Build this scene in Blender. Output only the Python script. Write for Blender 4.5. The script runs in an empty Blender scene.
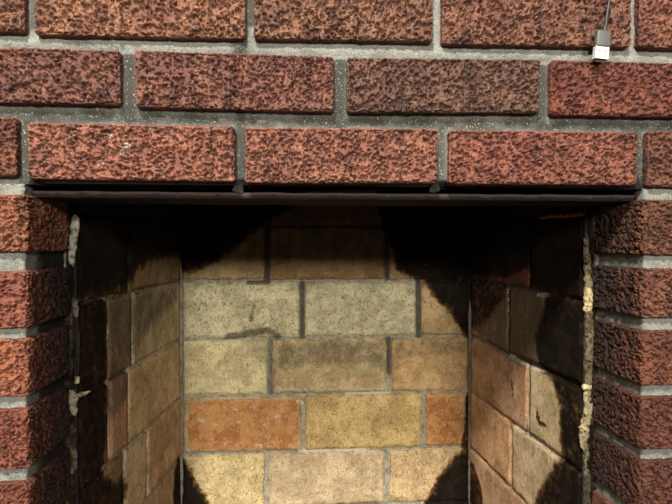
import bpy, bmesh, math, random
import numpy as np
from mathutils import Matrix, Vector

# ------------------------------------------------------------------ camera
F = 505.0                       # focal length in pixels of a 672 x 504 frame
YAW, PITCH, ROLL, DIST = 0.0697474, -0.0164833, 0.0000879, 0.5011747
S = bpy.context.scene
C = S.collection

def cam_axes():
    cy, sy = math.cos(YAW), math.sin(YAW); cp, sp = math.cos(PITCH), math.sin(PITCH)
    cr, sr = math.cos(ROLL), math.sin(ROLL)
    fw = np.array([sy*cp, cy*cp, sp]); rt = np.array([cy, -sy, 0.0]); up = np.cross(rt, fw)
    return rt*cr + up*sr, -rt*sr + up*cr, fw
RT, UP, FW = cam_axes()
EYE = np.array([0.0, -DIST, 0.0])
cam_data = bpy.data.cameras.new('camera')
cam_data.sensor_width = 36.0
cam_data.lens = F/672*36.0
cam_data.clip_start = 0.02
cam = bpy.data.objects.new('camera', cam_data); C.objects.link(cam)
m = Matrix.Identity(4)
for i in range(3):
    m[i][0] = RT[i]; m[i][1] = UP[i]; m[i][2] = -FW[i]; m[i][3] = EYE[i]
cam.matrix_world = m
S.camera = cam

# ------------------------------------------------------------------ light
w = bpy.data.worlds.new('room_light'); S.world = w; w.use_nodes = True
w.node_tree.nodes['Background'].inputs[0].default_value = (1.0, 0.93, 0.82, 1)
w.node_tree.nodes['Background'].inputs[1].default_value = 0.07
def area(name, loc, target, size, power, col):
    l = bpy.data.lights.new(name, 'AREA'); l.shape = 'DISK'; l.size = size; l.energy = power; l.color = col
    o = bpy.data.objects.new(name, l); C.objects.link(o); o.location = loc
    o.rotation_euler = (Vector(target) - Vector(loc)).to_track_quat('-Z', 'Y').to_euler()
    return o
area('ceiling_lamp', (-0.50, -1.60, 1.75), (0, 0, 0), 0.30, 112, (1.0, 0.95, 0.87))
for lx, pw in ((-1.05, 190), (1.30, 200)):
    area('ceiling_lamp_far', (lx, -5.6, 1.46), (0, 0, 0), 0.95, pw, (1.0, 0.93, 0.82))
S.view_settings.view_transform = 'Standard'
S.view_settings.look = 'None'
S.view_settings.gamma = 1.0
S.view_settings.use_curve_mapping = False
S.view_settings.exposure = 0.0

# ------------------------------------------------------------------ geometry helpers
def ray(px):
    return FW + (px[0]-336)/F*RT - (px[1]-252)/F*UP
def on_front(px, y=0.0):
    d = ray(px); return EYE + d*((y+DIST)/d[1])
def on_plane(px, A, n):
    d = ray(px); return EYE + d*(np.dot(n, np.array(A)-EYE)/np.dot(n, d))

def _h(ix, iy, iz, seed):
    n = (ix.astype(np.int64)*374761393 + iy.astype(np.int64)*668265263 + iz.astype(np.int64)*2147483647 + seed*1274126177) & 0xffffffff
    n = ((n ^ (n >> 13))*1274126177) & 0xffffffff
    n = ((n ^ (n >> 16))*2246822519) & 0xffffffff
    return ((n ^ (n >> 15)) & 0xffffff)/float(0xffffff)
def vnoise(p, seed=0):
    i = np.floor(p).astype(np.int64); f = p-i; f = f*f*(3-2*f); r = 0
    for a in (0, 1):
        for b in (0, 1):
            for c in (0, 1):
                wgt = (f[:, 0] if a else 1-f[:, 0])*(f[:, 1] if b else 1-f[:, 1])*(f[:, 2] if c else 1-f[:, 2])
                r = r + wgt*_h(i[:, 0]+a, i[:, 1]+b, i[:, 2]+c, seed)
    return r
def fbm(p, seed=0, o=3):
    r = 0; a = .5; t = 0
    for k in range(o):
        r = r + a*vnoise(p*(2**k)+17.3*k, seed+k); t += a; a *= .5
    return r/t
def worley(p, seed=0):
    i = np.floor(p).astype(np.int64); f1 = np.full(len(p), 9.); f2 = np.full(len(p), 9.)
    for a in (-1, 0, 1):
        for b in (-1, 0, 1):
            for c in (-1, 0, 1):
                ci = i+np.array([a, b, c])
                q = np.stack([ci[:, k]+_h(ci[:, 0], ci[:, 1], ci[:, 2], seed+k*7) for k in range(3)], 1)
                d = np.sqrt(((q-p)**2).sum(1))
                f2 = np.where(d < f1, f1, np.minimum(f2, d)); f1 = np.minimum(f1, d)
    return f1, f2
def sstep(a, b, x):
    t = np.clip((x-a)/(b-a), 0, 1); return t*t*(3-2*t)

def poly_sd(P, poly):
    """signed distance, positive inside"""
    poly = np.asarray(poly, float); n = len(poly); d = np.full(len(P), 1e9); ins = np.zeros(len(P), bool)
    for k in range(n):
        a, b = poly[k], poly[(k+1) % n]; e = b-a
        t = np.clip(((P-a)@e)/max(e@e, 1e-12), 0, 1)
        q = a+t[:, None]*e; d = np.minimum(d, np.hypot(*(P-q).T))
        c = (a[1] > P[:, 1]) != (b[1] > P[:, 1])
        xx = a[0]+(P[:, 1]-a[1])*(b[0]-a[0])/np.where(abs(b[1]-a[1]) < 1e-12, 1e-12, b[1]-a[1])
        ins ^= c & (P[:, 0] < xx)
    return np.where(ins, d, -d)
def seg_d(P, a, b):
    a = np.array(a, float); b = np.array(b, float); e = b-a
    t = np.clip(((P-a)@e)/max(e@e, 1e-12), 0, 1)
    return np.hypot(*(P-(a+t[:, None]*e)).T)

def link_mesh(name, verts, faces, mat, parent=None, loc=None, smooth=True, attrs=None, color=None):
    me = bpy.data.meshes.new(name)
    v = np.asarray(verts, float)
    if loc is not None: v = v-np.array(loc)
    me.from_pydata(v.tolist(), [], faces if isinstance(faces, list) else faces.tolist())
    if smooth: me.polygons.foreach_set('use_smooth', [True]*len(me.polygons))
    for k, a in (attrs or {}).items():
        at = me.attributes.new(k, 'FLOAT', 'POINT'); at.data.foreach_set('value', np.asarray(a, np.float32))
    me.materials.append(mat); me.update()
    o = bpy.data.objects.new(name, me); C.objects.link(o)
    if loc is not None: o.location = loc
    if parent is not None: o.parent = parent
    if color is not None: o.color = (*color, 1)
    return o
def tag(o, label=None, cat=None, group=None, kind=None):
    if label: o['label'] = label
    if cat: o['category'] = cat
    if group: o['group'] = group
    if kind: o['kind'] = kind
    return o
def empty(name, loc):
    o = bpy.data.objects.new(name, None); o.empty_display_size = .05; o.location = loc; C.objects.link(o); return o

def axis(a, b, step, r):
    """grid coordinates from a to b: fine steps in the rounded ends"""
    n = max(2, int(round((b-a-2*r)/step)))
    mid = np.linspace(a+r, b-r, n+1)
    return np.concatenate([[a, a+r*.3, a+r*.65], mid, [b-r*.65, b-r*.3, b]])
def shell(xs, ys, zs, r, drop_back=True):
    """surface grid of a box; returns positions, outward normals, quads.  Front face is ys[0]."""
    nx, ny, nz = len(xs), len(ys), len(zs); idx = {}; pos = []; faces = []
    def V(i, j, k):
        key = (i, j, k)
        if key not in idx: idx[key] = len(pos); pos.append((xs[i], ys[j], zs[k]))
        return idx[key]
    for i in range(nx-1):
        for k in range(nz-1):
            faces.append((V(i, 0, k), V(i+1, 0, k), V(i+1, 0, k+1), V(i, 0, k+1)))
            if not drop_back: faces.append((V(i, ny-1, k), V(i, ny-1, k+1), V(i+1, ny-1, k+1), V(i+1, ny-1, k)))
    for j in range(ny-1):
        for k in range(nz-1):
            faces.append((V(0, j, k), V(0, j, k+1), V(0, j+1, k+1), V(0, j+1, k)))
            faces.append((V(nx-1, j, k), V(nx-1, j+1, k), V(nx-1, j+1, k+1), V(nx-1, j, k+1)))
        for i in range(nx-1):
            faces.append((V(i, j, 0), V(i, j+1, 0), V(i+1, j+1, 0), V(i+1, j, 0)))
            faces.append((V(i, j, nz-1), V(i+1, j, nz-1), V(i+1, j+1, nz-1), V(i, j+1, nz-1)))
    p = np.array(pos)
    lo = np.array([xs[0]+r, ys[0]+r, zs[0]+r]); hi = np.array([xs[-1]-r, ys[-1]-r, zs[-1]-r])
    q = np.clip(p, lo, hi); d = p-q; L = np.linalg.norm(d, axis=1); L[L == 0] = 1
    nrm = d/L[:, None]
    return q+nrm*r, nrm, faces

# ------------------------------------------------------------------ materials
class NT:
    def __init__(s, name, rough=.9, spec=.3):
        s.m = bpy.data.materials.new(name); s.m.use_nodes = True; s.t = s.m.node_tree
        s.b = s.t.nodes['Principled BSDF']; s.b.inputs['Roughness'].default_value = rough
        s.b.inputs['Specular IOR Level'].default_value = spec
    def n(s, typ, **kw):
        x = s.t.nodes.new(typ)
        for k, v in kw.items():
            if k in x.inputs: s.set(x.inputs[k], v)
            else: setattr(x, k, v)
        return x
    def set(s, sock, v):
        if isinstance(v, bpy.types.NodeSocket): s.t.links.new(v, sock)
        else: sock.default_value = v
    def pos(s): return s.n('ShaderNodeNewGeometry').outputs['Position']
    def noise(s, scale, detail=4, rough=.6, vec=None, dist=0.0):
        return s.n('ShaderNodeTexNoise', Vector=vec if vec else s.pos(), Scale=scale, Detail=float(detail), Roughness=rough, Distortion=dist).outputs['Fac']
    def scaled(s, sx, sy, sz):
        return s.n('ShaderNodeVectorMath', operation='MULTIPLY', **{'0': 0}) if False else s._sv(sx, sy, sz)
    def _sv(s, sx, sy, sz):
        x = s.t.nodes.new('ShaderNodeVectorMath'); x.operation = 'MULTIPLY'
        s.t.links.new(s.pos(), x.inputs[0]); x.inputs[1].default_value = (sx, sy, sz); return x.outputs[0]
    def math(s, op, a, b=0.0, clamp=False):
        x = s.t.nodes.new('ShaderNodeMath'); x.operation = op; x.use_clamp = clamp
        s.set(x.inputs[0], a); s.set(x.inputs[1], b); return x.outputs[0]
    def ramp(s, x, a, b):
        y = s.t.nodes.new('ShaderNodeMapRange'); y.interpolation_type = 'SMOOTHSTEP'
        s.set(y.inputs[0], x); y.inputs[1].default_value = a; y.inputs[2].default_value = b
        return y.outputs[0]
    def mix(s, fac, a, b, mode='MIX'):
        x = s.t.nodes.new('ShaderNodeMix'); x.data_type = 'RGBA'; x.blend_type = mode
        s.set(x.inputs[0], fac)
        s.set(x.inputs[6], a if isinstance(a, bpy.types.NodeSocket) else (*a, 1))
        s.set(x.inputs[7], b if isinstance(b, bpy.types.NodeSocket) else (*b, 1)); return x.outputs[2]
    def attr(s, name):
        return s.n('ShaderNodeAttribute', attribute_name=name).outputs['Fac']
    def objcol(s): return s.n('ShaderNodeObjectInfo').outputs['Color']
    def bump(s, h, dist, strength=1.0):
        x = s.t.nodes.new('ShaderNodeBump'); x.inputs['Distance'].default_value = dist; x.inputs['Strength'].default_value = strength
        s.t.links.new(h, x.inputs['Height']); s.t.links.new(x.outputs[0], s.b.inputs['Normal'])
    def out(s, col): s.set(s.b.inputs['Base Color'], col if isinstance(col, bpy.types.NodeSocket) else (*col, 1)); return s.m

def lin(r, g, b):
    f = lambda c: (c/255/12.92) if c <= 10 else ((c/255+.055)/1.055)**2.4
    return (f(r), f(g), f(b))
SOOT = (0.0075, 0.0062, 0.0048)

def mat_red_brick():
    t = NT('red_rug_face_brick', .80, .35)
    c = t.objcol()
    big = t.noise(38, 4, .65)
    c = t.mix(t.ramp(big, .42, .60), t.mix(1.0, c, (.78, .72, .74), 'MULTIPLY'), t.mix(1.0, c, (1.15, 1.10, 1.02), 'MULTIPLY'))
    blotch = t.noise(190, 4, .7)
    c = t.mix(t.math('MULTIPLY', t.ramp(blotch, .52, .64), .35), c, t.mix(1.0, c, (.50, .45, .48), 'MULTIPLY'))
    fine = t.noise(620, 3, .7)
    c = t.mix(t.math('MULTIPLY', t.ramp(fine, .52, .66), .75), c, t.mix(1.0, c, (1.7, 1.85, 1.95), 'MULTIPLY'))
    c = t.mix(t.math('MULTIPLY', t.ramp(fine, .47, .34), .45), c, t.mix(1.0, c, (.40, .34, .34), 'MULTIPLY'))
    # dark flecks standing in for shaded pits, painted in loose vertical rows
    fl = t.math('ADD', t.noise(330, 2, .55, None, .6), t.math('MULTIPLY', t.math('SUBTRACT', t.noise(85, 2, .5, t._sv(1, 1, .15)), .5), .50))
    c = t.mix(t.math('MULTIPLY', t.ramp(fl, .55, .60), .80), c, t.mix(1.0, c, (.07, .06, .07), 'MULTIPLY'))
    # smoke staining, painted reveal shade and mortar splashes lie where the brick carries them
    s = t.math('ADD', t.attr('soot'), t.math('MULTIPLY', t.math('SUBTRACT', t.noise(170, 4, .7), .5), 1.2))
    c = t.mix(t.math('MULTIPLY', t.ramp(s, .20, .95), .96), c, (.016, .013, .012))
    d = t.math('ADD', t.attr('splash_highlight'), t.math('MULTIPLY', t.math('SUBTRACT', t.noise(520, 3, .6), .5), 2.0))
    c = t.mix(t.ramp(d, .55, .80), c, (.50, .45, .36))
    h = t.math('ADD', t.noise(1400, 3, .6), t.math('MULTIPLY', t.noise(500, 3, .6), 1.5))
    t.bump(h, .0012, .9)
    return t.out(c)
def mat_mortar():
    t = NT('grey_mortar', .9, .25)
    c = t.mix(t.ramp(t.noise(50, 5, .65), .42, .60), (.27, .275, .245), (.185, .19, .168))
    c = t.mix(t.ramp(t.noise(1100, 2, .5), .56, .64), c, (.44, .43, .37))
    c = t.mix(t.math('MULTIPLY', t.ramp(t.noise(800, 2, .5), .46, .36), .7), c, (.12, .12, .105))
    c = t.mix(t.math('MULTIPLY', t.ramp(t.attr('sand'), 0, .9), .93), c, (.048, .050, .041))
    c = t.mix(t.math('MULTIPLY', t.math('MULTIPLY', t.ramp(t.attr('sand'), .3, .8), t.ramp(t.noise(560, 2, .6), .63, .69)), .9), c, (.56, .53, .42))
    s = t.math('ADD', t.attr('soot'), t.math('MULTIPLY', t.math('SUBTRACT', t.noise(120, 4, .7), .5), .9))
    c = t.mix(t.math('MULTIPLY', t.ramp(s, .2, .8), .97), c, (.012, .011, .009))
    t.bump(t.math('ADD', t.noise(1200, 3, .6), t.noise(400, 4, .6)), .0014, .9)
    return t.out(c)
def soot_over(t, c, scale=95):
    """brown smoke first, then black soot, over any lining colour"""
    nz = t.math('SUBTRACT', t.noise(scale, 6, .72), .5)
    nz = t.math('ADD', t.math('MULTIPLY', nz, 1.35), t.math('MULTIPLY', t.math('SUBTRACT', t.noise(24, 4, .65), .5), 1.0))
    s = t.math('ADD', t.attr('soot'), nz)
    c = t.mix(t.ramp(s, .20, .66), c, t.mix(1.0, c, (.36, .25, .16), 'MULTIPLY'))
    c = t.mix(t.math('MULTIPLY', t.ramp(s, .36, .92), .975), c, t.mix(t.ramp(t.noise(35, 5, .7), .45, .62), (.0055, .0046, .0034), (.014, .011, .0072)))
    # scratches and crumbs of ash on the black
    return c
def mat_firebrick():
    t = NT('fire_brick', .92, .10)
    c = t.objcol()
    c = t.mix(t.ramp(t.noise(24, 5, .65), .42, .60), t.mix(1.0, c, (.80, .78, .76), 'MULTIPLY'), t.mix(1.0, c, (1.12, 1.12, 1.12), 'MULTIPLY'))
    c = t.mix(t.math('MULTIPLY', t.ramp(t.noise(75, 6, .75), .50, .62), .65), c, t.mix(1.0, c, (.62, .56, .50), 'MULTIPLY'))
    c = t.mix(t.math('MULTIPLY', t.ramp(t.noise(230, 5, .75), .53, .62), .55), c, t.mix(1.0, c, (1.5, 1.5, 1.45), 'MULTIPLY'))
    # burnt orange core, grey film of smoke and painted shade, pale ash
    o = t.math('ADD', t.attr('orange'), t.math('MULTIPLY', t.math('SUBTRACT', t.noise(60, 6, .75), .5), 1.5))
    oc = t.mix(t.ramp(t.noise(40, 5, .7), .42, .58), (.54, .275, .105), (.40, .165, .060))
    oc = t.mix(t.math('MULTIPLY', t.ramp(t.noise(170, 4, .7), .55, .66), .7), oc, (.58, .40, .20))
    c = t.mix(t.ramp(o, .30, .80), c, oc)
    g = t.math('ADD', t.attr('film'), t.math('MULTIPLY', t.math('SUBTRACT', t.noise(55, 6, .75, t._sv(1, 1, .7)), .5), 1.3))
    c = t.mix(t.math('MULTIPLY', t.ramp(g, .15, .95), .82), c, (.080, .068, .046))
    a = t.math('ADD', t.attr('ash'), t.math('MULTIPLY', t.math('SUBTRACT', t.noise(200, 5, .7), .5), 1.9))
    c = t.mix(t.math('MULTIPLY', t.ramp(a, .55, .85), .80), c, (.56, .50, .38))
    # dark pits of the coarse fired clay
    pits = t.ramp(t.noise(330, 3, .6), .60, .66)
    c = t.mix(t.math('MULTIPLY', pits, .75), c, t.mix(1.0, c, (.30, .22, .17), 'MULTIPLY'))
    c = soot_over(t, c)
    h = t.math('SUBTRACT', t.math('ADD', t.math('MULTIPLY', t.noise(220, 5, .7), 1.4), t.noise(900, 2, .6)), t.math('MULTIPLY', pits, .8))
    t.bump(h, .0014, .9)
    return t.out(c)
def mat_fire_mortar():
    t = NT('fire_clay_mortar', .94, .10)
    c = t.mix(t.ramp(t.noise(70, 5, .7), .42, .60), (.34, .315, .245), (.19, .178, .14))
    c = t.mix(t.ramp(t.noise(300, 3, .6), .55, .66), c, (.42, .38, .29))
    c = t.mix(t.math('MULTIPLY', t.ramp(t.attr('film'), .1, .8), .85), c, (.035, .032, .026))
    a = t.math('ADD', t.attr('ash'), t.math('MULTIPLY', t.math('SUBTRACT', t.noise(260, 4, .7), .5), 1.2))
    c = t.mix(t.math('MULTIPLY', t.ramp(a, .4, .7), .9), c, (.56, .50, .39))
    c = soot_over(t, c)
    t.bump(t.math('ADD', t.noise(700, 3, .6), t.noise(250, 4, .6)), .0015, .9)
    return t.out(c)
def mat_smear():
    t = NT('pale_cement_smear', .85, .3)
    c = t.objcol()
    c = t.mix(t.ramp(t.noise(180, 4, .7), .42, .62), c, t.mix(1.0, c, (.30, .27, .22), 'MULTIPLY'))
    c = t.mix(t.ramp(t.noise(110, 4, .7), .56, .66), c, SOOT)
    t.bump(t.noise(500, 4, .7), .002, 1.0)
    return t.out(c)
def mat_steel():
    t = NT('rusty_lintel_steel', .85, .12)
    c = t.mix(t.ramp(t.noise(70, 5, .7, t._sv(.4, 1, 1)), .4, .68), (.030, .022, .019), (.050, .026, .018))
    c = t.mix(1.0, c, (.55, .50, .48), 'MULTIPLY')
    d = t.math('ADD', t.attr('splash_highlight'), t.math('MULTIPLY', t.math('SUBTRACT', t.noise(160, 4, .7, t._sv(.5, 1, 1)), .5), 1.2))
    c = t.mix(t.math('MULTIPLY', t.ramp(d, .45, 1.0), .9), c, (.065, .055, .053))  # paler tint standing in for light caught along the front edge
    t.b.inputs['Metallic'].default_value = .1
    t.bump(t.noise(600, 4, .6), .0006, .8)
    return t.out(c)
def mat_soot():
    t = NT('thick_black_soot', .95, .1)
    c = t.mix(t.ramp(t.noise(60, 5, .7), .4, .7), (.006, .005, .004), (.022, .016, .011))
    t.bump(t.noise(300, 4, .7), .002, 1)
    return t.out(c)
def mat_plain(name, col, rough, metal=0.0, spec=.5):
    t = NT(name, rough, spec)
    c = t.mix(t.ramp(t.noise(900, 2, .5), .4, .65), col, tuple(x*.8 for x in col))
    t.b.inputs['Metallic'].default_value = metal
    return t.out(c)
M_RED, M_MORTAR, M_FIRE, M_FMORTAR = mat_red_brick(), mat_mortar(), mat_firebrick(), mat_fire_mortar()
M_SMEAR, M_STEEL, M_SOOT = mat_smear(), mat_steel(), mat_soot()

# ------------------------------------------------------------------ red brick surround
XL, XR = -0.2601, 0.3537        # inner corners of the opening
def pleat(p, seed):
    """rug-face relief: torn lumps standing in uneven vertical rows, deep pits between them (metres, negative = in)"""
    mm = p*1000.0
    rng = np.random.RandomState(seed)
    off = rng.rand(3)*500
    warp = (fbm((mm+off)/9.0, seed+3, 2)-.5)*3.2
    # lumps
    q = np.stack([(mm[:, 0]+off[0]+warp)/5.2, (mm[:, 1]+off[1])/5.2, (mm[:, 2]+off[2]-warp)/4.1], 1)
    f1, f2 = worley(q, seed)
    crack = 1-sstep(.10, .50, f2-f1)
    gate = sstep(.42, .54, fbm((mm+off)/4.4, seed+11, 2)+.16*(fbm((mm+off)/20., seed+13, 2)-.5))
    # torn holes
    g1, _ = worley(np.stack([(mm[:, 0]+off[1]+warp)/5.6, (mm[:, 1]+off[2])/5.6, (mm[:, 2]+off[0])/4.2], 1), seed+40)
    hole = 1-sstep(.20, .38, g1)
    # vertical rows of tears
    colw = rng.uniform(11, 15)
    cx = (mm[:, 0]*1.0+mm[:, 1]*1.0+off[0]+warp*.7)/colw
    col = np.abs(cx-np.round(cx))
    row = (1-sstep(.06, .17, col))*sstep(.46, .60, vnoise(np.stack([np.round(cx)*1.37, mm[:, 2]/2.8, 0*cx], 1), seed+5))
    h = -np.maximum(np.maximum(4.6*crack*gate, 4.4*row), 4.6*hole)
    h += 1.3*(1-f1)-.7
    h += (fbm((mm+off)/2.2, seed+21, 2)-.5)*1.5 + (fbm((mm+off)/22., seed+31, 2)-.5)*1.3
    return h/1000.0

def red_brick(x0, x1, zb0, zb1, zt0, zt1, seed, color, side=None, soot=None, splash_highlight=None, step=.00080, depth=.088):
    """x0,x1 ends; bottom and top heights at either end; side: 'L'/'R' end that turns into the reveal"""
    r = .0021
    L = x1-x0; H = ((zt0-zb0)+(zt1-zb1))/2
    xs = axis(0, L, step, r); zs = axis(0, H, step, r)
    if side: ys = axis(0, depth, step*1.15, r)
    else: ys = np.concatenate([[0, r*.3, r*.65], np.arange(r, .016, step*1.6), [.022, .03, depth]])
    p, n, f = shell(xs, ys, zs, r)
    h = pleat(p+np.array([seed*3.1, 0, 0]), seed)
    h -= np.percentile(h, 60)                     # lump tops lie in the face plane
    k = np.clip(1-np.maximum(np.abs(n[:, 2])-.1, 0)*1.25, .12, 1)        # beds are plainer than faces
    if side: k = k*np.clip(1-np.abs(n[:, 0])*.5, .5, 1)
    if not side: k = k*np.clip(1-np.maximum(np.abs(n[:, 0])-.1, 0)*1.1, .2, 1)*np.clip(1.15-p[:, 1]/.02, .25, 1)
    p = p + n*(h*k)[:, None]
    # ragged arrises
    edge = (np.abs(n) > .25).sum(1) >= 2
    p[edge] -= n[edge]*(fbm(p[edge]*260+seed, seed+9, 2)[:, None]*.0012)
    # slope of the course, ends kept
    u = p[:, 0]/L
    p[:, 2] = p[:, 2] + (zb0+(zb1-zb0)*u)
    p[:, 0] += x0
    p[:, 1] -= .0015
    sv = soot(p) if soot else np.zeros(len(p)); dv = splash_highlight(p) if splash_highlight else np.zeros(len(p))
    loc = np.array([(x0+x1)/2, 0, (zb0+zb1+H)/2])
    return link_mesh('brick', p, f, M_RED, None, loc, True, {'soot': sv, 'splash_highlight': dv}, color)

wall = empty('wall_front', (0, 0, 0))
tag(wall, 'red textured brick fireplace surround with grey mortar joints', None, None, 'structure')

# measured courses: (left x, right x, top-left y, top-right y, bottom-left y, bottom-right y), None = runs out of the frame
BRICK = .196; JOINT = .0105
def course(px, color, seed, side=None, soot=None, splash_highlight=None, x0=None, x1=None, z_top=None):
    xl, xr, tl, tr, bl, br = px
    a = on_front(((xl if xl is not None else 0), bl)); b = on_front(((xr if xr is not None else 672), br))
    ta = on_front(((xl if xl is not None else 0), tl)); tb = on_front(((xr if xr is not None else 672), tr))
    X0 = x0 if x0 is not None else (a[0]+ta[0])/2
    X1 = x1 if x1 is not None else (b[0]+tb[0])/2
    if xl is None and x0 is None: X0 = X1-BRICK
    if xr is None and x1 is None: X1 = X0+BRICK
    o = red_brick(X0, X1, a[2], b[2], ta[2], tb[2], seed, color, side, soot, splash_highlight)
    o.parent = wall
    return o
def low_soot(z0, z1, amt):          # smoke stain that thickens toward the lower arris of a brick
    return lambda p: amt*(1-sstep(z0, z1, p[:, 2]))
def spots(lst):                      # mortar splashes: (pixel x, pixel y, radius in metres, amount)
    pts = [(on_front((x, y)), r, a) for x, y, r, a in lst]
    def f(p):
        v = np.zeros(len(p))
        for c, r, a in pts:
            v = np.maximum(v, a*(1-sstep(.3*r, r, np.hypot(p[:, 0]-c[0], p[:, 2]-c[2]))))
        return v
    return f
def both(*fs): return lambda p: np.maximum.reduce([g(p) for g in fs])

def c_(r, g, b):
    q = lin(r, g, b); y = .3*q[0]+.5*q[1]+.2*q[2]
    return tuple((x*.72+y*.28)*.61*k for x, k in zip(q, (.95, 1.0, .83)))
course((None, 24, -25, -24, 31, 32), c_(176, 106, 86), 101)
course((34.5, 245, -24, -20, 34.5, 39), c_(190, 118, 90), 102)
course((254, 433, -20, -17, 38.5, 41.5), c_(176, 112, 90), 103)
course((442.5, 631.5, -16, -13, 44, 47), c_(172, 103, 85), 104)
course((639.5, None, -13, -12, 47, 48), c_(180, 100, 82), 105)
course((None, 120, 47, 50, 102, 105), c_(164, 98, 86), 111, soot=both(low_soot(.125, .145, .25)))
course((135, 334, 51, 55.5, 107, 112), c_(172, 102, 90), 112, soot=low_soot(.128, .150, .32),
       splash_highlight=spots([(186, 103, .008, .5), (300, 100, .01, .45), (312, 106, .006, .5)]))
course((347, 540, 57, 60, 112.5, 113), c_(150, 98, 86), 113, soot=low_soot(.126, .168, .50))
course((551, None, 61, 62, 115, 117), c_(168, 82, 66), 114,
       soot=spots([(580, 80, .022, .42), (560, 70, .012, .3)]))
course((None, 16, 117, 117, 175.5, 176), c_(172, 96, 76), 121)
course((28, 234.5, 122, 127, 179, 181.5), c_(196, 112, 92), 122,
       splash_highlight=spots([(110, 137, .006, .75), (127, 146, .007, .8), (101, 164, .006, .65), (122, 153, .005, .7), (150, 128, .006, .5), (160, 170, .012, .42), (30, 122, .004, .5)]))
course((245, 438, 127, 129, 183, 183), c_(190, 110, 92), 123,
       splash_highlight=spots([(300, 150, .01, .4), (405, 150, .012, .4)]), soot=spots([(362, 155, .014, .32)]))
course((449.5, 637, 130, 132, 184, 185), c_(184, 98, 80), 124, soot=spots([(640, 186, .014, .7), (450, 186, .012, .4)]))
course((648, None, 131, 131, 187, 187), c_(150, 84, 70), 125, soot=spots([(650, 160, .012, .5)]))
# jamb bricks, each turning the corner into the opening
def reveal_soot_shade(side, z0, amt):      # soot plus painted shade, deepening into the reveal
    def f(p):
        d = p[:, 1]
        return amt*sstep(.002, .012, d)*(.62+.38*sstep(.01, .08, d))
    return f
LJ = [((None, 26, 195, 194, 252, 252), (204, 112, 76), .196, .38), ((None, 26.5, 271, 272, 329, 328), (190, 96, 72), .094, .92),
      ((None, 28, 339.5, 339, 397, 396.5), (198, 102, 66), .196, .86), ((None, 31, 411, 409, 471, 469), (184, 88, 62), .094, .86),
      ((None, 32, 486, 482, 545, 541), (172, 82, 60), .196, .88)]
for k, (px, col, ln, amt) in enumerate(LJ):
    course(px, c_(*col), 131+k, 'R', reveal_soot_shade('L', 0, amt), x1=XL, x0=XL-ln)
RJ = [((641, None, 200, 200, 255, 256), (146, 84, 56), .196, .72), ((643, None, 269.7, 268, 318, 319), (160, 88, 64), .094, .84),
      ((640, None, 331, 331, 386, 386), (150, 79, 54), .196, .78), ((641, None, 397, 397, 450, 449), (140, 70, 48), .094, .68),
      ((641, None, 461, 461, 514, 513), (132, 66, 46), .196, .66)]
for k, (px, col, ln, amt) in enumerate(RJ):
    course(px, c_(*col), 141+k, 'L', reveal_soot_shade('R', 0, amt), x0=XR, x1=XR+ln)

# the surround goes on outside the frame: copies of a few plain bricks
protos = [red_brick(0, BRICK, 0, 0, .0565, .0565, 171+k, c_(172, 96, 76), None, None, None, .0013) for k in range(3)]
used = set()
def extra(x0, z0, k, half=False):
    src = protos[k % 3]
    o = src if (k % 3) not in used else src.copy()
    if (k % 3) in used: C.objects.link(o)
    used.add(k % 3)
    o.location = (x0+BRICK/2*(0.475 if half else 1), 0, z0+.0565/2)
    o.scale = (0.475, 1, 1) if half else (1, 1, 1)
    o.parent = wall
    g = random.Random(k*7+1).uniform(-10, 10)
    o.color = (*c_(172+g, 96+g*.7, 76+g*.5), 1)
MOD = BRICK+JOINT; ROWH = .0695
kk = 0
for rI in range(2):                                    # two courses above
    z0 = .2008+ROWH*(rI+1)
    x = -.715 + (MOD/2 if rI % 2 == 0 else 0)
    while x < .72:
        extra(x, z0, kk); kk += 1; x += MOD
for (xe, z0) in ((on_front((24, 20))[0]-MOD, .2010), (on_front((120, 80))[0]-MOD, .1335), (on_front((16, 150))[0]-MOD, .0640)):
    extra(xe-BRICK, z0, kk); kk += 1
for (xs_, z0) in ((on_front((639.5, 20))[0]+MOD, .2010), (on_front((551, 80))[0]+MOD, .1315), (on_front((648, 150))[0]+MOD, .0595)):
    extra(xs_, z0, kk); kk += 1
zrow = [-.010, -.0795, -.1485, -.2170, -.2865]
for i, z0 in enumerate(zrow):
    ln = .196 if i % 2 == 0 else .094
    extra(XL-ln-JOINT-BRICK, z0, kk); kk += 1
    extra(XR+ln+JOINT, z0, kk); kk += 1
for i in range(5):                                     # down to the hearth
    z0 = -.2865-ROWH*(i+1)
    for s in (-1, 1):
        half = i % 2 == 0
        ln = BRICK*.475 if half else BRICK
        extra(XL-ln if s < 0 else XR, z0, kk, half); kk += 1
        extra((XL-ln-JOINT-BRICK) if s < 0 else XR+ln+JOINT, z0, kk); kk += 1

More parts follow.
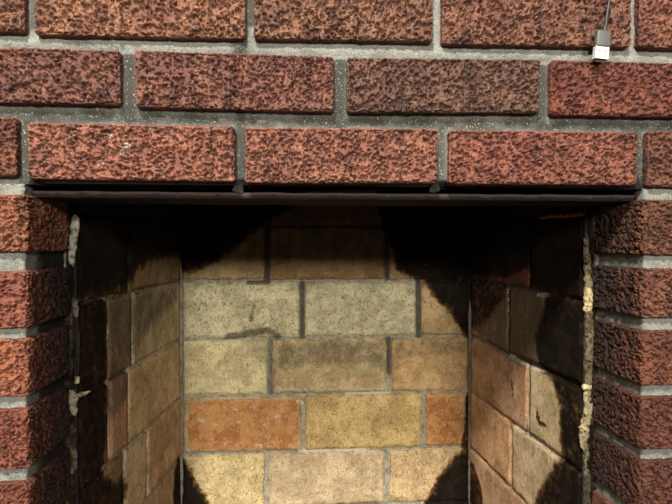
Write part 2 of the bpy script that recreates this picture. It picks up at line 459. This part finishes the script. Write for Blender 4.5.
# ------------------------------------------------------------------ mortar of the surround
Z_LINTEL_TOP, Z_LINTEL_BOT = .0522, .0456
def mortar_noise(p, seed):
    return (fbm(p*150, seed, 3)-.5)*.0026 + (fbm(p*700, seed+5, 2)-.5)*.0012
def mortar_sand(p):
    # the joint over the lowest header course is raked, gritty and darker than the struck joint above it
    c = np.exp(-((p[:, 2]-.124)/.011)**2)
    edge = np.maximum(np.exp(-((p[:, 0]-on_front((240, 150))[0])/.008)**2), np.exp(-((p[:, 0]-on_front((340, 80))[0])/.009)**2)*(p[:, 2] < .186))
    edge = np.maximum(edge, np.exp(-((p[:, 0]-on_front((127, 80))[0])/.010)**2)*(p[:, 2] < .186)*(p[:, 2] > .12))
    edge = np.maximum(edge, np.exp(-((p[:, 0]-on_front((545, 80))[0])/.008)**2)*(p[:, 2] < .186)*(p[:, 2] > .12))
    edge = np.maximum(edge, np.exp(-((p[:, 0]-on_front((249, 20))[0])/.007)**2)*(p[:, 2] > .215))
    edge = np.maximum(edge, np.exp(-((p[:, 0]-on_front((22, 150))[0])/.008)**2)*(p[:, 2] < .12)*(p[:, 2] > .05))
    edge = np.maximum(edge, 1.0*np.exp(-((p[:, 0]-on_front((642.5, 160))[0])/.007)**2)*(p[:, 2] < .118)*(p[:, 2] > .05))
    edge = np.maximum(edge, .7*np.exp(-((p[:, 0]-on_front((29.5, 15))[0])/.007)**2)*(p[:, 2] > .205))
    edge = np.maximum(edge, .8*np.exp(-((p[:, 0]-on_front((443.5, 155))[0])/.007)**2)*(p[:, 2] < .118)*(p[:, 2] > .05))
    return np.clip(np.maximum(c*(.60+.30*sstep(.35, .65, fbm(p*55, 91, 3))), edge*.95), 0, 1)
def jamb_mass(sgn, X, Xlip):
    """solid mortar core of one pier, its joint faces a few millimetres behind the brick faces"""
    out = X - sgn*0 + (-.40 if sgn < 0 else .40)
    rec = .0060
    xi = X + (-rec if sgn < 0 else rec)                # recessed reveal
    prof = [(out, rec)]
    n1 = 60 if True else 0
    fine = np.linspace(xi + (-.13 if sgn < 0 else .13), xi, 44)
    prof += [(x, rec) for x in fine]
    prof += [(xi, y) for y in np.linspace(rec, .089, 30)[1:]]
    prof += [(x, .0905) for x in np.linspace(xi, Xlip, 6)[1:]]
    vis = len(prof)
    prof += [(Xlip + (-.022 if sgn < 0 else .022), .094), (Xlip + (-.055 if sgn < 0 else .055), .50), (out, .50)]
    zs = np.concatenate([[-.66], np.arange(-.60, -.30, .012), np.arange(-.30, .0575, .0028), [.0575]])
    prof = np.array(prof); P = len(prof); Zn = len(zs)
    v = np.array([(x, y, z) for z in zs for x, y in prof])
    f = []
    for a in range(Zn-1):
        for b in range(P):
            c = (b+1) % P
            q = (a*P+b, a*P+c, (a+1)*P+c, (a+1)*P+b)
            f.append(q if sgn < 0 else q[::-1])
    top = tuple((Zn-1)*P+b for b in range(P)); bot = tuple(range(P))
    f.append(top if sgn < 0 else top[::-1]); f.append(bot[::-1] if sgn < 0 else bot)
    d = mortar_noise(v, 61 if sgn < 0 else 62)
    ins = np.abs(v[:, 0]-xi) < 1e-5
    fr = (v[:, 1] < rec+1e-5)
    v[fr, 1] += d[fr]; v[ins, 0] += d[ins]*(1 if sgn < 0 else -1)
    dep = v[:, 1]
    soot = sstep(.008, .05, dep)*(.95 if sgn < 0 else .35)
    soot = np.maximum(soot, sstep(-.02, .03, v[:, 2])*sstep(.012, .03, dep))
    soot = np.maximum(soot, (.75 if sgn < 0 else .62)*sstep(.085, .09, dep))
    o = link_mesh('mortar', v, f, M_MORTAR, wall, None, True, {'soot': soot, 'sand': np.zeros(len(v))})
    return o
AX_L, AX_R = -0.25335, 0.34398      # front edges of the firebox side walls
jamb_mass(-1, XL, AX_L); jamb_mass(1, XR, AX_R)
def header_mass():
    xs = np.concatenate([[-.66], np.arange(-.42, .48, .0030), [.752]])
    zs = np.concatenate([np.arange(.0575, .275, .0030), [.30, .345]])
    nx, nz = len(xs), len(zs)
    gx, gz = np.meshgrid(xs, zs); v = np.stack([gx.ravel(), 0*gx.ravel(), gz.ravel()], 1)
    y = np.full(len(v), .0084)
    y += np.where(v[:, 2] < .122, .0012, 0)+mortar_noise(v, 63)-.0016*mortar_sand(v)*(np.abs(v[:, 2]-.124) > .010)
    # struck joint between the two upper courses stands a little fuller
    y -= .0022*np.exp(-((v[:, 2]-.193)/.005)**2)
    # over the opening the lowest bed is open back to the lintel
    open_ = (v[:, 0] > XL+.004) & (v[:, 0] < XR-.004) & (v[:, 2] < .0625)
    y = np.where(open_, .028, y)
    v[:, 1] = y
    f = [(a*nx+b, a*nx+b+1, (a+1)*nx+b+1, (a+1)*nx+b) for a in range(nz-1) for b in range(nx-1)]
    # solid behind
    base = len(v)
    bx = np.array([(-.66, .50, .0575), (.752, .50, .0575), (.752, .50, .345), (-.66, .50, .345)])
    fr = [0, nx-1, nx*nz-1, nx*(nz-1)]
    v = np.concatenate([v, bx])
    f += [(base, base+3, base+2, base+1)]
    f += [tuple([base+3]+[nx*(nz-1)+b for b in range(nx)]+[base+2])]
    f += [tuple([base]+[a*nx for a in range(nz)][::1]+[base+3])[::-1]]
    f += [tuple([base+1]+[a*nx+nx-1 for a in range(nz)]+[base+2])]
    soot = np.zeros(len(v))
    inx = (v[:, 0] > XL-.002) & (v[:, 0] < XR+.002)
    soot = np.maximum(soot, np.where(inx, 1-sstep(.058, .070, v[:, 2]), 0))
    cr = on_front((640, 186)); soot = np.maximum(soot, .8*(1-sstep(.004, .02, np.hypot(v[:, 0]-cr[0], v[:, 2]-cr[2]))))
    link_mesh('mortar', v, f, M_MORTAR, wall, None, True, {'soot': soot, 'sand': mortar_sand(v)})
header_mass()

# ------------------------------------------------------------------ lumps and strips
def lump_strip(name, pts, radii, mat, parent, seed, color=None, flat=.5, nseg=12, amp=.35, attrs=None):
    """irregular trowelled strip along pts (world), squashed front to back"""
    pts = np.array(pts, float); radii = np.array(radii, float)
    T = np.linspace(0, len(pts)-1, max(14, len(pts)*10))
    c = np.stack([np.interp(T, range(len(pts)), pts[:, k]) for k in range(3)], 1)
    r = np.interp(T, range(len(pts)), radii)
    r = r*np.clip(np.sin(np.pi*np.clip(np.linspace(0, 1, len(T)), .02, .98))*4, .15, 1)
    v = []; f = []
    d = c[-1]-c[0]; d /= np.linalg.norm(d)
    s = np.cross(d, np.array([0, 1., 0])); s /= np.linalg.norm(s); u = np.cross(s, d)
    for i in range(len(T)):
        for k in range(nseg):
            a = 2*math.pi*k/nseg
            v.append(c[i]+r[i]*(math.cos(a)*s+flat*math.sin(a)*u))
    v = np.array(v); cc = np.repeat(c, nseg, 0)
    n = fbm(v*260+seed, seed, 3)-.5
    v = cc+(v-cc)*(1+n[:, None]*2*amp)
    for i in range(len(T)-1):
        for k in range(nseg):
            b = (k+1) % nseg
            f.append((i*nseg+k, i*nseg+b, (i+1)*nseg+b, (i+1)*nseg+k))
    f.append(tuple(range(nseg))[::-1]); f.append(tuple((len(T)-1)*nseg+k for k in range(nseg)))
    z = np.zeros(len(v))
    at = {'soot': z, 'sand': z, 'ash': z, 'film': z}
    at.update({k: np.full(len(v), x) for k, x in (attrs or {}).items()})
    return link_mesh(name, v, f, mat, parent, c.mean(0), True, at, color)
# mortar that squeezed out of the header joints on to the lintel
for px_, r_ in ((240, .0062), (436, .0058)):
    a = on_front((px_, 176), .011); b = on_front((px_-2, 193), .021)
    lump_strip('mortar_clump', [a, (a+b)/2, b], [r_*.75, r_*.8, r_*1.0], M_MORTAR, wall, int(px_), None, .45, attrs={'soot': .46, 'sand': .7})

# ------------------------------------------------------------------ steel lintel
def lintel():
    x0, x1 = XL-.075, XR+.075
    xs = np.linspace(x0, x1, 180); prof = [(.0200, Z_LINTEL_BOT), (.0192, Z_LINTEL_BOT+.0008), (.0192, Z_LINTEL_TOP-.0012), (.0200, Z_LINTEL_TOP), (.0240, Z_LINTEL_TOP),
                                          (.1000, Z_LINTEL_TOP), (.1000, Z_LINTEL_TOP-.0005), (.1010, Z_LINTEL_BOT)]
    P = len(prof); v = np.array([(x, y, z) for x in xs for y, z in prof])
    v[:, 2] += (fbm(v*np.array([40, 0, 0])+.3, 77, 2)-.5)*.0012
    n = (fbm(v*np.array([130, 130, 130]), 78, 2)-.5)*.0012; v[:, 1] += np.where(v[:, 1] < .03, n, 0)
    f = [(i*P+b, (i+1)*P+b, (i+1)*P+(b+1) % P, i*P+(b+1) % P) for i in range(len(xs)-1) for b in range(P)]
    f = [q[::-1] for q in f]
    f.append(tuple(range(P))); f.append(tuple((len(xs)-1)*P+b for b in range(P))[::-1])
    splash_highlight = np.tile([0, .15, 1, 1, .6, 0, 0, 0], len(xs))  # painted highlight: paler front face and top edge of the steel
    o = link_mesh('steel_lintel', v, f, M_STEEL, None, (0, .06, Z_LINTEL_BOT), False, {'splash_highlight': splash_highlight})
    return tag(o, 'dark rusty flat steel lintel spanning the top of the firebox opening', 'lintel')
lintel()

# ------------------------------------------------------------------ firebox
YB = .44
BX_L, BX_R = -.21927, .32225
JZ = [.142, .035, -.069, -.1762, -.2823, -.3890, -.4955, -.602]
box = empty('firebox', (.05, .27, -.602))
tag(box, 'soot-blackened firebox lined with pale and orange fire bricks under the lintel', 'firebox')
INV = Matrix.Translation((-.05, -.27, .602))
class WallFrame:
    def __init__(s, A, B, flip):
        s.A = np.array([A[0], A[1], 0.]); B = np.array([B[0], B[1], 0.])
        s.len = np.linalg.norm(B-s.A); s.t = (B-s.A)/s.len
        n = np.array([s.t[1], -s.t[0], 0.]); s.n = n if not flip else -n     # toward the opening
    def uv(s, px):
        p = on_plane(px, s.A, s.n); return np.array([(p-s.A)@s.t, p[2]])
    def world(s, u, z, d): return s.A + np.outer(u, s.t) + np.outer(d, s.n) + np.outer(z, [0, 0, 1])
WB = WallFrame((BX_L, YB), (BX_R, YB), False)
WL = WallFrame((AX_L, .09), (BX_L, YB), False)
WR = WallFrame((AX_R, .09), (BX_R, YB), True)
assert WB.n[1] < 0 and WL.n[0] > 0 and WR.n[0] < 0

class Stain:
    """smoke, ash and painted shade marks of one wall, as shapes on the wall's own plane"""
    def __init__(s, W): s.W = W; s.items = []
    def poly(s, ch, pts, soft, amt): s.items.append(('p', ch, np.array([s.W.uv(p) for p in pts]), soft, amt)); return s
    def line(s, ch, pts, width, amt): s.items.append(('l', ch, np.array([s.W.uv(p) for p in pts]), width, amt)); return s
    def __call__(s, u, z):
        P = np.stack([u, z], 1); r = {k: np.zeros(len(P)) for k in ('soot', 'film', 'ash', 'orange')}
        for typ, ch, q, wd, amt in s.items:
            if typ == 'p': val = amt*sstep(-wd, wd, poly_sd(P, q))
            else:
                d = np.min([seg_d(P, q[i], q[i+1]) for i in range(len(q)-1)], axis=0); val = amt*(1-sstep(wd*.4, wd, d))
            r[ch] = np.maximum(r[ch], val)
        return r
SB, SL, SR = Stain(WB), Stain(WL), Stain(WR)
# back wall
SB.poly('soot', [(150, 150), (300, 150), (300, 205), (268, 222), (248, 238), (215, 262), (196, 272), (170, 276)], .016, .95)
SB.poly('soot', [(372, 150), (520, 150), (520, 350), (474, 345), (462, 332), (447, 310), (430, 290), (424, 283), (396, 270), (392, 245), (380, 222)], .012, 1.0)
SB.poly('soot', [(170, 455), (187, 462), (195, 480), (207, 500), (215, 540), (170, 540)], .014, 1.0)
SB.poly('soot', [(478, 445), (455, 455), (437, 480), (425, 504), (410, 540), (490, 540)], .014, 1.0)
SB.poly('soot', [(466, 395), (480, 395), (480, 460), (460, 460), (463, 430)], .006, .8)
SB.poly('film', [(170, 150), (480, 150), (480, 255), (380, 262), (270, 262), (180, 268)], .02, .55)  # smoke film plus the lintel's shade painted over the upper courses
SB.poly('film', [(274, 339), (387, 338), (387, 368), (340, 366), (274, 372)], .016, .62)  # greyer band across the upper part of the middle brick
SB.poly('film', [(392, 337), (470, 337), (470, 352), (392, 362)], .010, .55)
SB.poly('film', [(250, 330), (215, 340), (270, 345), (268, 362), (225, 356)], .008, .45)
SB.poly('orange', [(192, 402), (215, 399), (299, 399), (300, 450), (190, 450), (186, 425)], .008, .95)
SB.poly('orange', [(427, 397), (458, 396), (462, 430), (456, 447), (427, 447)], .006, .85)
SB.poly('orange', [(276, 374), (386, 371), (386, 388), (276, 388)], .008, .36)
for a_ in ((200, 420, 4), (213, 424, 3), (238, 421, 2), (277, 416, 3), (264, 425, 3), (252, 407, 4), (232, 408, 3), (290, 446, 4), (258, 445, 3), (224, 443, 2), (297, 402, 5)):
    SB.line('ash', [(a_[0], a_[1]), (a_[0]+a_[2], a_[1]+1)], .0075, .78)
SB.line('ash', [(382, 396), (383, 412), (384, 430)], .004, .75)
SB.line('ash', [(346, 395), (388, 393)], .006, .8)
SB.line('ash', [(275, 389), (330, 389), (386, 389)], .007, .72)
SB.line('ash', [(300, 451), (330, 452), (365, 450)], .008, .7)
SB.line('ash', [(290, 368), (386, 364)], .004, .55)
SB.line('film', [(228, 336), (245, 334), (268, 330), (278, 336)], .009, .95)
SB.line('film', [(254, 305), (251, 320)], .006, .6)
SB.line('film', [(249, 283), (267, 283)], .007, 1.0)
for hx, ha, hb, am in ((267, 226, 281, 1.0), (387, 230, 278, .9), (302, 283, 337, .85), (418.5, 282, 336, 1.0), (270, 341, 393, .6), (389, 339, 372, .85)):
    SB.line('film', [(hx, ha), (hx, hb)], .0085, am*.9)
# left wall
SL.poly('soot', [(60, 120), (190, 120), (190, 252), (176, 256), (150, 262), (136, 270), (131, 284), (128, 291), (78, 302), (60, 305)], .018, 1.0)  # soot, with lintel shade painted in along the top
SL.poly('soot', [(60, 290), (80, 300), (106, 296), (107, 340), (107, 390), (108, 430), (104, 462), (104, 475), (118, 482), (118, 540), (60, 560)], .009, .80)
SL.poly('film', [(95, 296), (131, 290), (178, 282), (178, 300), (150, 330), (133, 360), (120, 372), (110, 375)], .02, .75)
SL.poly('film', [(107, 360), (128, 355), (126, 400), (112, 420), (107, 420)], .008, .7)
SL.poly('soot', [(96, 500), (124, 472), (128, 486), (122, 520), (110, 560), (80, 560)], .010, .75)
SL.poly('soot', [(182, 452), (174, 470), (172, 540), (190, 540)], .008, .9)
SL.line('ash', [(106, 298), (108.5, 330), (108.8, 400), (109.5, 455)], .0045, .80)
SL.line('ash', [(131, 297), (133, 330), (134.5, 362)], .0045, .70)
SL.line('ash', [(147, 318), (148, 345), (146, 355)], .006, .60)
SL.line('ash', [(129, 262), (129, 280)], .004, .7)
SL.line('ash', [(147, 435), (147, 470), (148, 492)], .0055, .85)
SL.line('ash', [(128, 410), (128.5, 440)], .0055, .8)
SL.line('ash', [(130, 368), (128, 380)], .008, .8)
SL.line('ash', [(78, 305), (105, 298)], .004, .65)
SL.line('ash', [(137, 366), (160, 351), (172, 343)], .005, .65)
SL.line('ash', [(92, 347), (98, 349)], .004, .6)
# right wall
SR.poly('soot', [(460, 120), (600, 120), (600, 305), (560, 296), (532, 288), (528, 268), (505, 278), (470, 276)], .012, .97)
SR.poly('soot', [(548, 290), (600, 290), (600, 560), (510, 560), (531, 515), (540, 488), (551, 470), (561, 455), (559, 430), (560, 405), (553, 385), (540, 368), (535, 340)], .013, .95)
SR.poly('soot', [(462, 455), (474, 462), (482, 490), (486, 530), (462, 540)], .008, .8)
SR.poly('film', [(470, 270), (540, 284), (548, 330), (556, 380), (530, 370), (512, 362), (480, 340), (470, 330)], .016, .85)
SR.poly('soot', [(470, 276), (505, 282), (506, 300), (490, 318), (474, 330), (462, 330)], .012, .62)
SR.line('ash', [(508, 292), (508.5, 330), (507.5, 352)], .0045, .75)
SR.line('ash', [(509, 356), (526, 366), (540, 372), (556, 380)], .0055, .85)
SR.line('ash', [(528, 368), (528.5, 395), (528, 428)], .0060, .85)
SR.line('ash', [(536, 294), (560, 299), (584, 302)], .0045, .85)
SR.line('ash', [(511.5, 424), (540, 445), (558, 459)], .0050, .75)
SR.line('ash', [(562, 461), (583, 475)], .004, .7)
SR.line('ash', [(530, 248), (530, 256)], .005, .7); SR.line('ash', [(530.5, 281), (530.5, 285)], .005, .7)
SR.line('ash', [(570, 262), (583, 261)], .003, .7)
SR.poly('ash', [(532, 380), (548, 382), (555, 410), (556, 440), (540, 435), (532, 425)], .010, .42)
SR.poly('ash', [(527, 452), (550, 462), (548, 480), (535, 500), (522, 495)], .010, .40)
SR.line('soot', [(537, 412), (539, 422), (545, 425)], .006, .85)
SR.line('soot', [(512, 380), (513, 394)], .005, .6)

fb_group = None
def fire_brick(W, st, parent, u0, u1, z0, z1, seed, color, proud=0.0):
    r = .0026; step = .0050
    xs = axis(u0, u1, step, r); zs = axis(z0, z1, step, r); ys = np.array([0, r*.3, r*.65, r, .007, .030])
    p, n, f = shell(xs, ys, zs, r)
    h = (fbm(p*np.array([55, 55, 55])+seed, seed, 3)-.5)*.0018
    edge = (np.abs(n) > .25).sum(1) >= 2
    chip = sstep(.54, .70, fbm(p*90+seed*1.7, seed+4, 2))*.0060
    h = h - np.where(edge, chip+.0034*(fbm(p*170, seed+6, 2)-.25), 0)
    p = p+n*h[:, None]
    tilt = (random.Random(seed).random()-.5)*.0016
    d = -p[:, 1] + proud + tilt*(p[:, 0]-(u0+u1)/2)/(u1-u0)
    wv = W.world(p[:, 0], p[:, 2], d)
    a = st(p[:, 0], p[:, 2])
    if W is WL or W is WB: ff = f
    else: ff = [q[::-1] for q in f]
    loc = W.world(np.array([(u0+u1)/2]), np.array([(z0+z1)/2]), np.array([0.]))[0]
    return link_mesh('fire_brick', wv, ff, M_FIRE, parent, loc, True, a, color)
def lining(name, W, st, heads, cols, seed, bed, headw):
    z0, z1 = JZ[-1], JZ[0]
    us = np.arange(-.004, W.len+.006, .005); zs = np.arange(z0, z1+.003, .005)
    nx = len(us); gu, gz = np.meshgrid(us, zs); u, z = gu.ravel(), gz.ravel()
    d = -.0034+(fbm(np.stack([u*120, z*120, 0*u], 1), seed, 3)-.5)*.0034
    v = W.world(u, z, d)
    f = [(a*nx+b, a*nx+b+1, (a+1)*nx+b+1, (a+1)*nx+b) for a in range(len(zs)-1) for b in range(nx-1)]
    # solid slab behind
    base = len(v); nz = len(zs)
    v = np.concatenate([v, W.world(np.array([us[0], us[-1], us[-1], us[0]]), np.array([zs[0], zs[0], zs[-1], zs[-1]]), np.full(4, -.035))])
    f += [(base, base+3, base+2, base+1), tuple([base, base+1]+[b for b in range(nx)][::-1]), tuple([base+3]+[nx*(nz-1)+b for b in range(nx)]+[base+2]),
          tuple([base]+[a*nx for a in range(nz)]+[base+3]), tuple([base+1, base+2]+[a*nx+nx-1 for a in range(nz)][::-1])]
    if W is WR: f = [q[::-1] for q in f]
    a = st(u, z); a = {k: np.concatenate([x, np.zeros(4)]) for k, x in a.items()}
    part = link_mesh(name, v, f, M_FMORTAR, box, None, True, a)
    part.location = (0, 0, 0); part.matrix_parent_inverse = INV
    for ci, hs in enumerate(heads):
        zt, zb = JZ[ci], JZ[ci+1]
        e = [0.0]+list(hs)+[W.len]
        for k in range(len(e)-1):
            rnd = random.Random(seed*31+ci*7+k)
            g0 = headw/2 if k > 0 else .003
            g1 = headw/2 if k < len(e)-2 else .003
            j = lambda s: rnd.uniform(-s, s)
            col = cols[ci][k] if k < len(cols[ci]) else cols[ci][-1]
            fire_brick(W, st, part, e[k]+g0+j(.0007), e[k+1]-g1+j(.0007), zb+bed/2+j(.0006), zt-bed/2+j(.0006), seed*100+ci*10+k, tuple(x*k for x, k in zip(lin(*col), (.84, .85, .95))), rnd.uniform(-.0008, .0008))
    return part
ub = lambda x: on_front((x, 330), YB)[0]-BX_L
backheads = [[ub(300), ub(412)], [ub(267), ub(387)], [ub(302), ub(419)], [ub(270), ub(389)], [ub(303), ub(423.5)], [ub(267), ub(387)], [ub(302), ub(420)]]
CR, TAN, YEL, GRY = (205, 190, 145), (206, 182, 130), (214, 186, 122), (190, 178, 142)
backcols = [[(150, 110, 75)], [(190, 165, 115), (168, 138, 94), (185, 155, 105)], [(204, 194, 150), (200, 190, 148), (186, 158, 110)],
            [(216, 202, 150), (200, 178, 128), (206, 172, 118)], [(204, 180, 128), (218, 188, 122), (204, 160, 106)],
            [(214, 192, 136), (210, 186, 142), (208, 180, 128)], [TAN]]
lining('back_wall', WB, SB, backheads, backcols, 1, .0045, .0085)
ls = [[.135], [.135], [.073, .147], [.0745, .130], [.116, .194], [.130], [.194]]
LC = (198, 170, 122); LC2 = (186, 160, 116); LD = (150, 122, 84)
lining('side_wall', WL, SL, ls, [[LD], [LD, (160, 135, 95)], [(140, 118, 80), (178, 144, 104), (204, 182, 134)], [(140, 118, 80), (200, 156, 116), (214, 186, 134)],
                                 [(160, 132, 92), (214, 188, 146), (204, 170, 126)], [LC, (190, 160, 120)], [LC]], 2, .0036, .0042)
rs = [[.129], [.129], [.196], [.132], [.184], [.132], [.184]]
lining('side_wall', WR, SR, rs, [[LD], [(140, 84, 58), (120, 70, 50)], [(168, 136, 96), (200, 164, 122)], [(226, 202, 150), (206, 164, 122)], [(226, 198, 150), (216, 172, 124)],
                                 [LC, (206, 168, 124)], [LC]], 3, .0036, .0046)
# corner joints of the lining
for (x, ys_, sd) in ((181, (262, 300, 340, 397, 452, 520), 5), (470, (300, 340, 392, 450, 520), 6)):
    pts = [on_front((x, y), YB-.004) for y in ys_]
    o = lump_strip('corner_mortar', pts, [.0036]*len(pts), M_FMORTAR, box, sd, None, .6, 10, .35, {'film': .35 if x < 300 else .55})
    o.matrix_parent_inverse = INV
# hearth slab and throat close the box
def slab(name, poly, z0, z1, mat, amp):
    bm = bmesh.new()
    vs = [bm.verts.new((x, y, z0)) for x, y in poly]; fc = bm.faces.new(vs)
    r = bmesh.ops.extrude_face_region(bm, geom=[fc])
    for g in r['geom']:
        if isinstance(g, bmesh.types.BMVert): g.co.z = z1
    bmesh.ops.recalc_face_normals(bm, faces=bm.faces)
    me = bpy.data.meshes.new(name); bm.to_mesh(me); bm.free(); me.materials.append(mat)
    o = bpy.data.objects.new(name, me); C.objects.link(o); o.parent = box; o.matrix_parent_inverse = INV
    return o
foot = [(AX_L-.01, .06), (AX_R+.01, .06), (BX_R+.02, YB+.02), (BX_L-.02, YB+.02)]
slab('hearth', foot, -.640, -.6025, M_SOOT, 0)
slab('throat', [(AX_L-.03, .055), (AX_R+.03, .055), (BX_R+.02, YB+.03), (BX_L-.02, YB+.03)], .143, .165, M_SOOT, 0)

# thin rust-coloured strip high on the right cheek
rb = lump_strip('rust_strip', [on_plane(p, WR.A+WR.n*.003, WR.n) for p in ((538, 218), (552, 216), (570, 215.5), (586, 213))], [.0016, .0030, .0026, .0034], M_SMEAR, box, 41, lin(176, 84, 44), .6, 10, .45)
rb.matrix_parent_inverse = INV
# pale cement smears down the two front edges
def smear(pl, radii, seed, col, flat=.55, amp=.42):
    o = lump_strip('cement_smear', [on_front(p, .088) for p in pl], radii, M_SMEAR, box, seed, lin(*col), flat, 12, amp)
    o.matrix_parent_inverse = INV
smear([(75.5, 214), (75, 226), (73.5, 240), (72, 255), (71.5, 268)], [.0040, .0050, .0046, .0044, .0030], 11, (196, 196, 180))
smear([(74, 298), (76, 310), (76.5, 318)], [.0030, .0036, .0020], 12, (120, 118, 100))
smear([(77, 318), (78, 350), (77.5, 378)], [.0020, .0026, .0020], 13, (34, 34, 28))
smear([(77.5, 376), (77, 384)], [.0030, .0030], 14, (190, 180, 155), .6, .3)
smear([(71, 388), (72, 398), (73, 408), (75, 416)], [.0040, .0060, .0050, .0026], 15, (176, 164, 140))
smear([(76, 396), (84, 394), (91, 391)], [.0024, .0026, .0012], 16, (120, 108, 84))
smear([(73, 446), (74, 456), (75, 470)], [.0026, .0034, .0024], 17, (120, 112, 92))
smear([(67, 470), (67, 492)], [.0022, .0022], 18, (110, 98, 74))
smear([(586, 232), (587, 256), (588, 276), (588, 300)], [.0030, .0044, .0050, .0048], 21, (132, 120, 92), .55, .55)
smear([(587, 286), (588, 300), (587, 313)], [.0044, .0058, .0044], 22, (228, 208, 156), .75, .55)
smear([(588, 302), (590, 330), (589, 360), (588, 392)], [.0050, .0052, .0050, .0046], 23, (126, 112, 82), .55, .60)
smear([(582, 387), (591, 386.5)], [.0034, .0042], 24, (236, 218, 170), .9, .35)
smear([(588, 384), (588, 412), (584, 430), (584, 452)], [.0044, .0054, .0060, .0046], 25, (184, 168, 130), .6, .70)
smear([(587, 440), (587, 462), (587, 482)], [.0036, .0032, .0042], 26, (128, 116, 88), .55, .6)
smear([(587, 470), (587, 500), (587, 530)], [.0046, .0044, .0040], 27, (84, 76, 58), .55, .55)

# ------------------------------------------------------------------ usb cable hanging over the surround
M_CORD = mat_plain('dark_grey_rubber', (.030, .032, .031), .5)
M_PLUG = mat_plain('grey_plug_plastic', (.095, .10, .094), .5)
M_SHELL = mat_plain('nickel_plug_shell', (.80, .78, .70), .38, .12)
M_HOLE = mat_plain('dark_plug_inside', (.12, .115, .10), .6)
M_LATCH = mat_plain('shaded_latch_opening', (.36, .35, .30), .6)
YC = -.0110
def rounded_box(name, w_, h_, d_, r, mat, parent, loc, taper=0.0, rot=0.0):
    bm = bmesh.new(); bmesh.ops.create_cube(bm, size=1)
    for v in bm.verts: v.co = Vector((v.co.x*w_*(1-taper*(v.co.z+.5)), v.co.y*d_*(1-taper*.5*(v.co.z+.5)), v.co.z*h_))
    bmesh.ops.bevel(bm, geom=list(bm.edges), offset=r, segments=3, affect='EDGES', profile=.5)
    me = bpy.data.meshes.new(name); bm.to_mesh(me); bm.free(); me.materials.append(mat)
    me.polygons.foreach_set('use_smooth', [True]*len(me.polygons))
    o = bpy.data.objects.new(name, me); C.objects.link(o); o.location = loc; o.rotation_euler = (0, rot, 0); o.parent = parent
    return o
def tube(name, pts, rad, mat, parent, n=10):
    pts = np.array(pts, float); T = np.linspace(0, len(pts)-1, 60)
    c = np.stack([np.interp(T, range(len(pts)), pts[:, k]) for k in range(3)], 1)
    for _ in range(6): c[1:-1] = (c[:-2]+c[2:]+2*c[1:-1])/4
    v = [c[i]+rad*np.array([math.cos(2*math.pi*k/n), math.sin(2*math.pi*k/n), 0]) for i in range(len(c)) for k in range(n)]
    f = [(i*n+k, i*n+(k+1) % n, (i+1)*n+(k+1) % n, (i+1)*n+k) for i in range(len(c)-1) for k in range(n)]
    f = [q[::-1] for q in f] if c[-1][2] < c[0][2] else f
    f += [tuple(range(n)), tuple((len(c)-1)*n+k for k in range(n))]
    return link_mesh(name, v, f, mat, parent, None, True)
usb = empty('usb_cable', on_front((601, 59), YC))
tag(usb, 'thin dark usb charging cable with bare metal plug hanging over the brick surround', 'cable')
base = np.array(usb.location)
TILT = math.radians(5)
top_h = on_front((603.5, 31), YC); bot_h = on_front((601.5, 48), YC)
rounded_box('plug_housing', .0160, abs(top_h[2]-bot_h[2]), .0072, .0020, M_PLUG, usb, (top_h+bot_h)/2-base, .10, TILT)
st_ = on_front((605, 29), YC)
rounded_box('strain_relief', .0056, .0072, .0050, .0012, M_CORD, usb, st_-base, .25, TILT)
p0 = on_front((601.5, 47), YC); p1 = on_front((600, 59), YC)
def plug_shell():
    h_ = abs(p0[2]-p1[2])+.001; W_, D_, th = .0138, .0052, .0005
    bm = bmesh.new()
    o_ = [(-W_/2, -D_/2), (W_/2, -D_/2), (W_/2, D_/2), (-W_/2, D_/2)]; i_ = [(-W_/2+th, -D_/2+th), (W_/2-th, -D_/2+th), (W_/2-th, D_/2-th), (-W_/2+th, D_/2-th)]
    ring = lambda pts, z: [bm.verts.new((x, y, z)) for x, y in pts]
    a, b = ring(o_, h_/2), ring(o_, -h_/2); c, d = ring(i_, -h_/2), ring(i_, h_/2-.001)
    for k in range(4):
        n = (k+1) % 4
        bm.faces.new((a[k], b[k], b[n], a[n])); bm.faces.new((b[k], c[k], c[n], b[n])); bm.faces.new((c[k], d[k], d[n], c[n]))
    bm.faces.new(a); bm.faces.new(d[::-1])
    bmesh.ops.recalc_face_normals(bm, faces=bm.faces)
    me = bpy.data.meshes.new('plug_shell'); bm.to_mesh(me); bm.free(); me.materials.append(M_SHELL)
    o = bpy.data.objects.new('plug_shell', me); C.objects.link(o); o.parent = usb; o.location = (p0+p1)/2-base; o.rotation_euler = (0, TILT, 0)
    for s in (-1, 1):
        rounded_box('latch_hole', .0022, .0020, .0004, .0001, M_LATCH, o, (s*.0030, -D_/2-.0001, h_*.10))
    rounded_box('contact_tongue', W_-.002, h_*.8, .0017, .0003, M_HOLE, o, (0, .0010, -h_*.08))
plug_shell()
cord_px = [(605.5, 28), (606.5, 18), (608, 8), (609.5, -2), (611, -20), (612, -50), (611, -90)]
tube('cord', [on_front(p, YC+.003)-base for p in cord_px], .0015, M_CORD, usb)
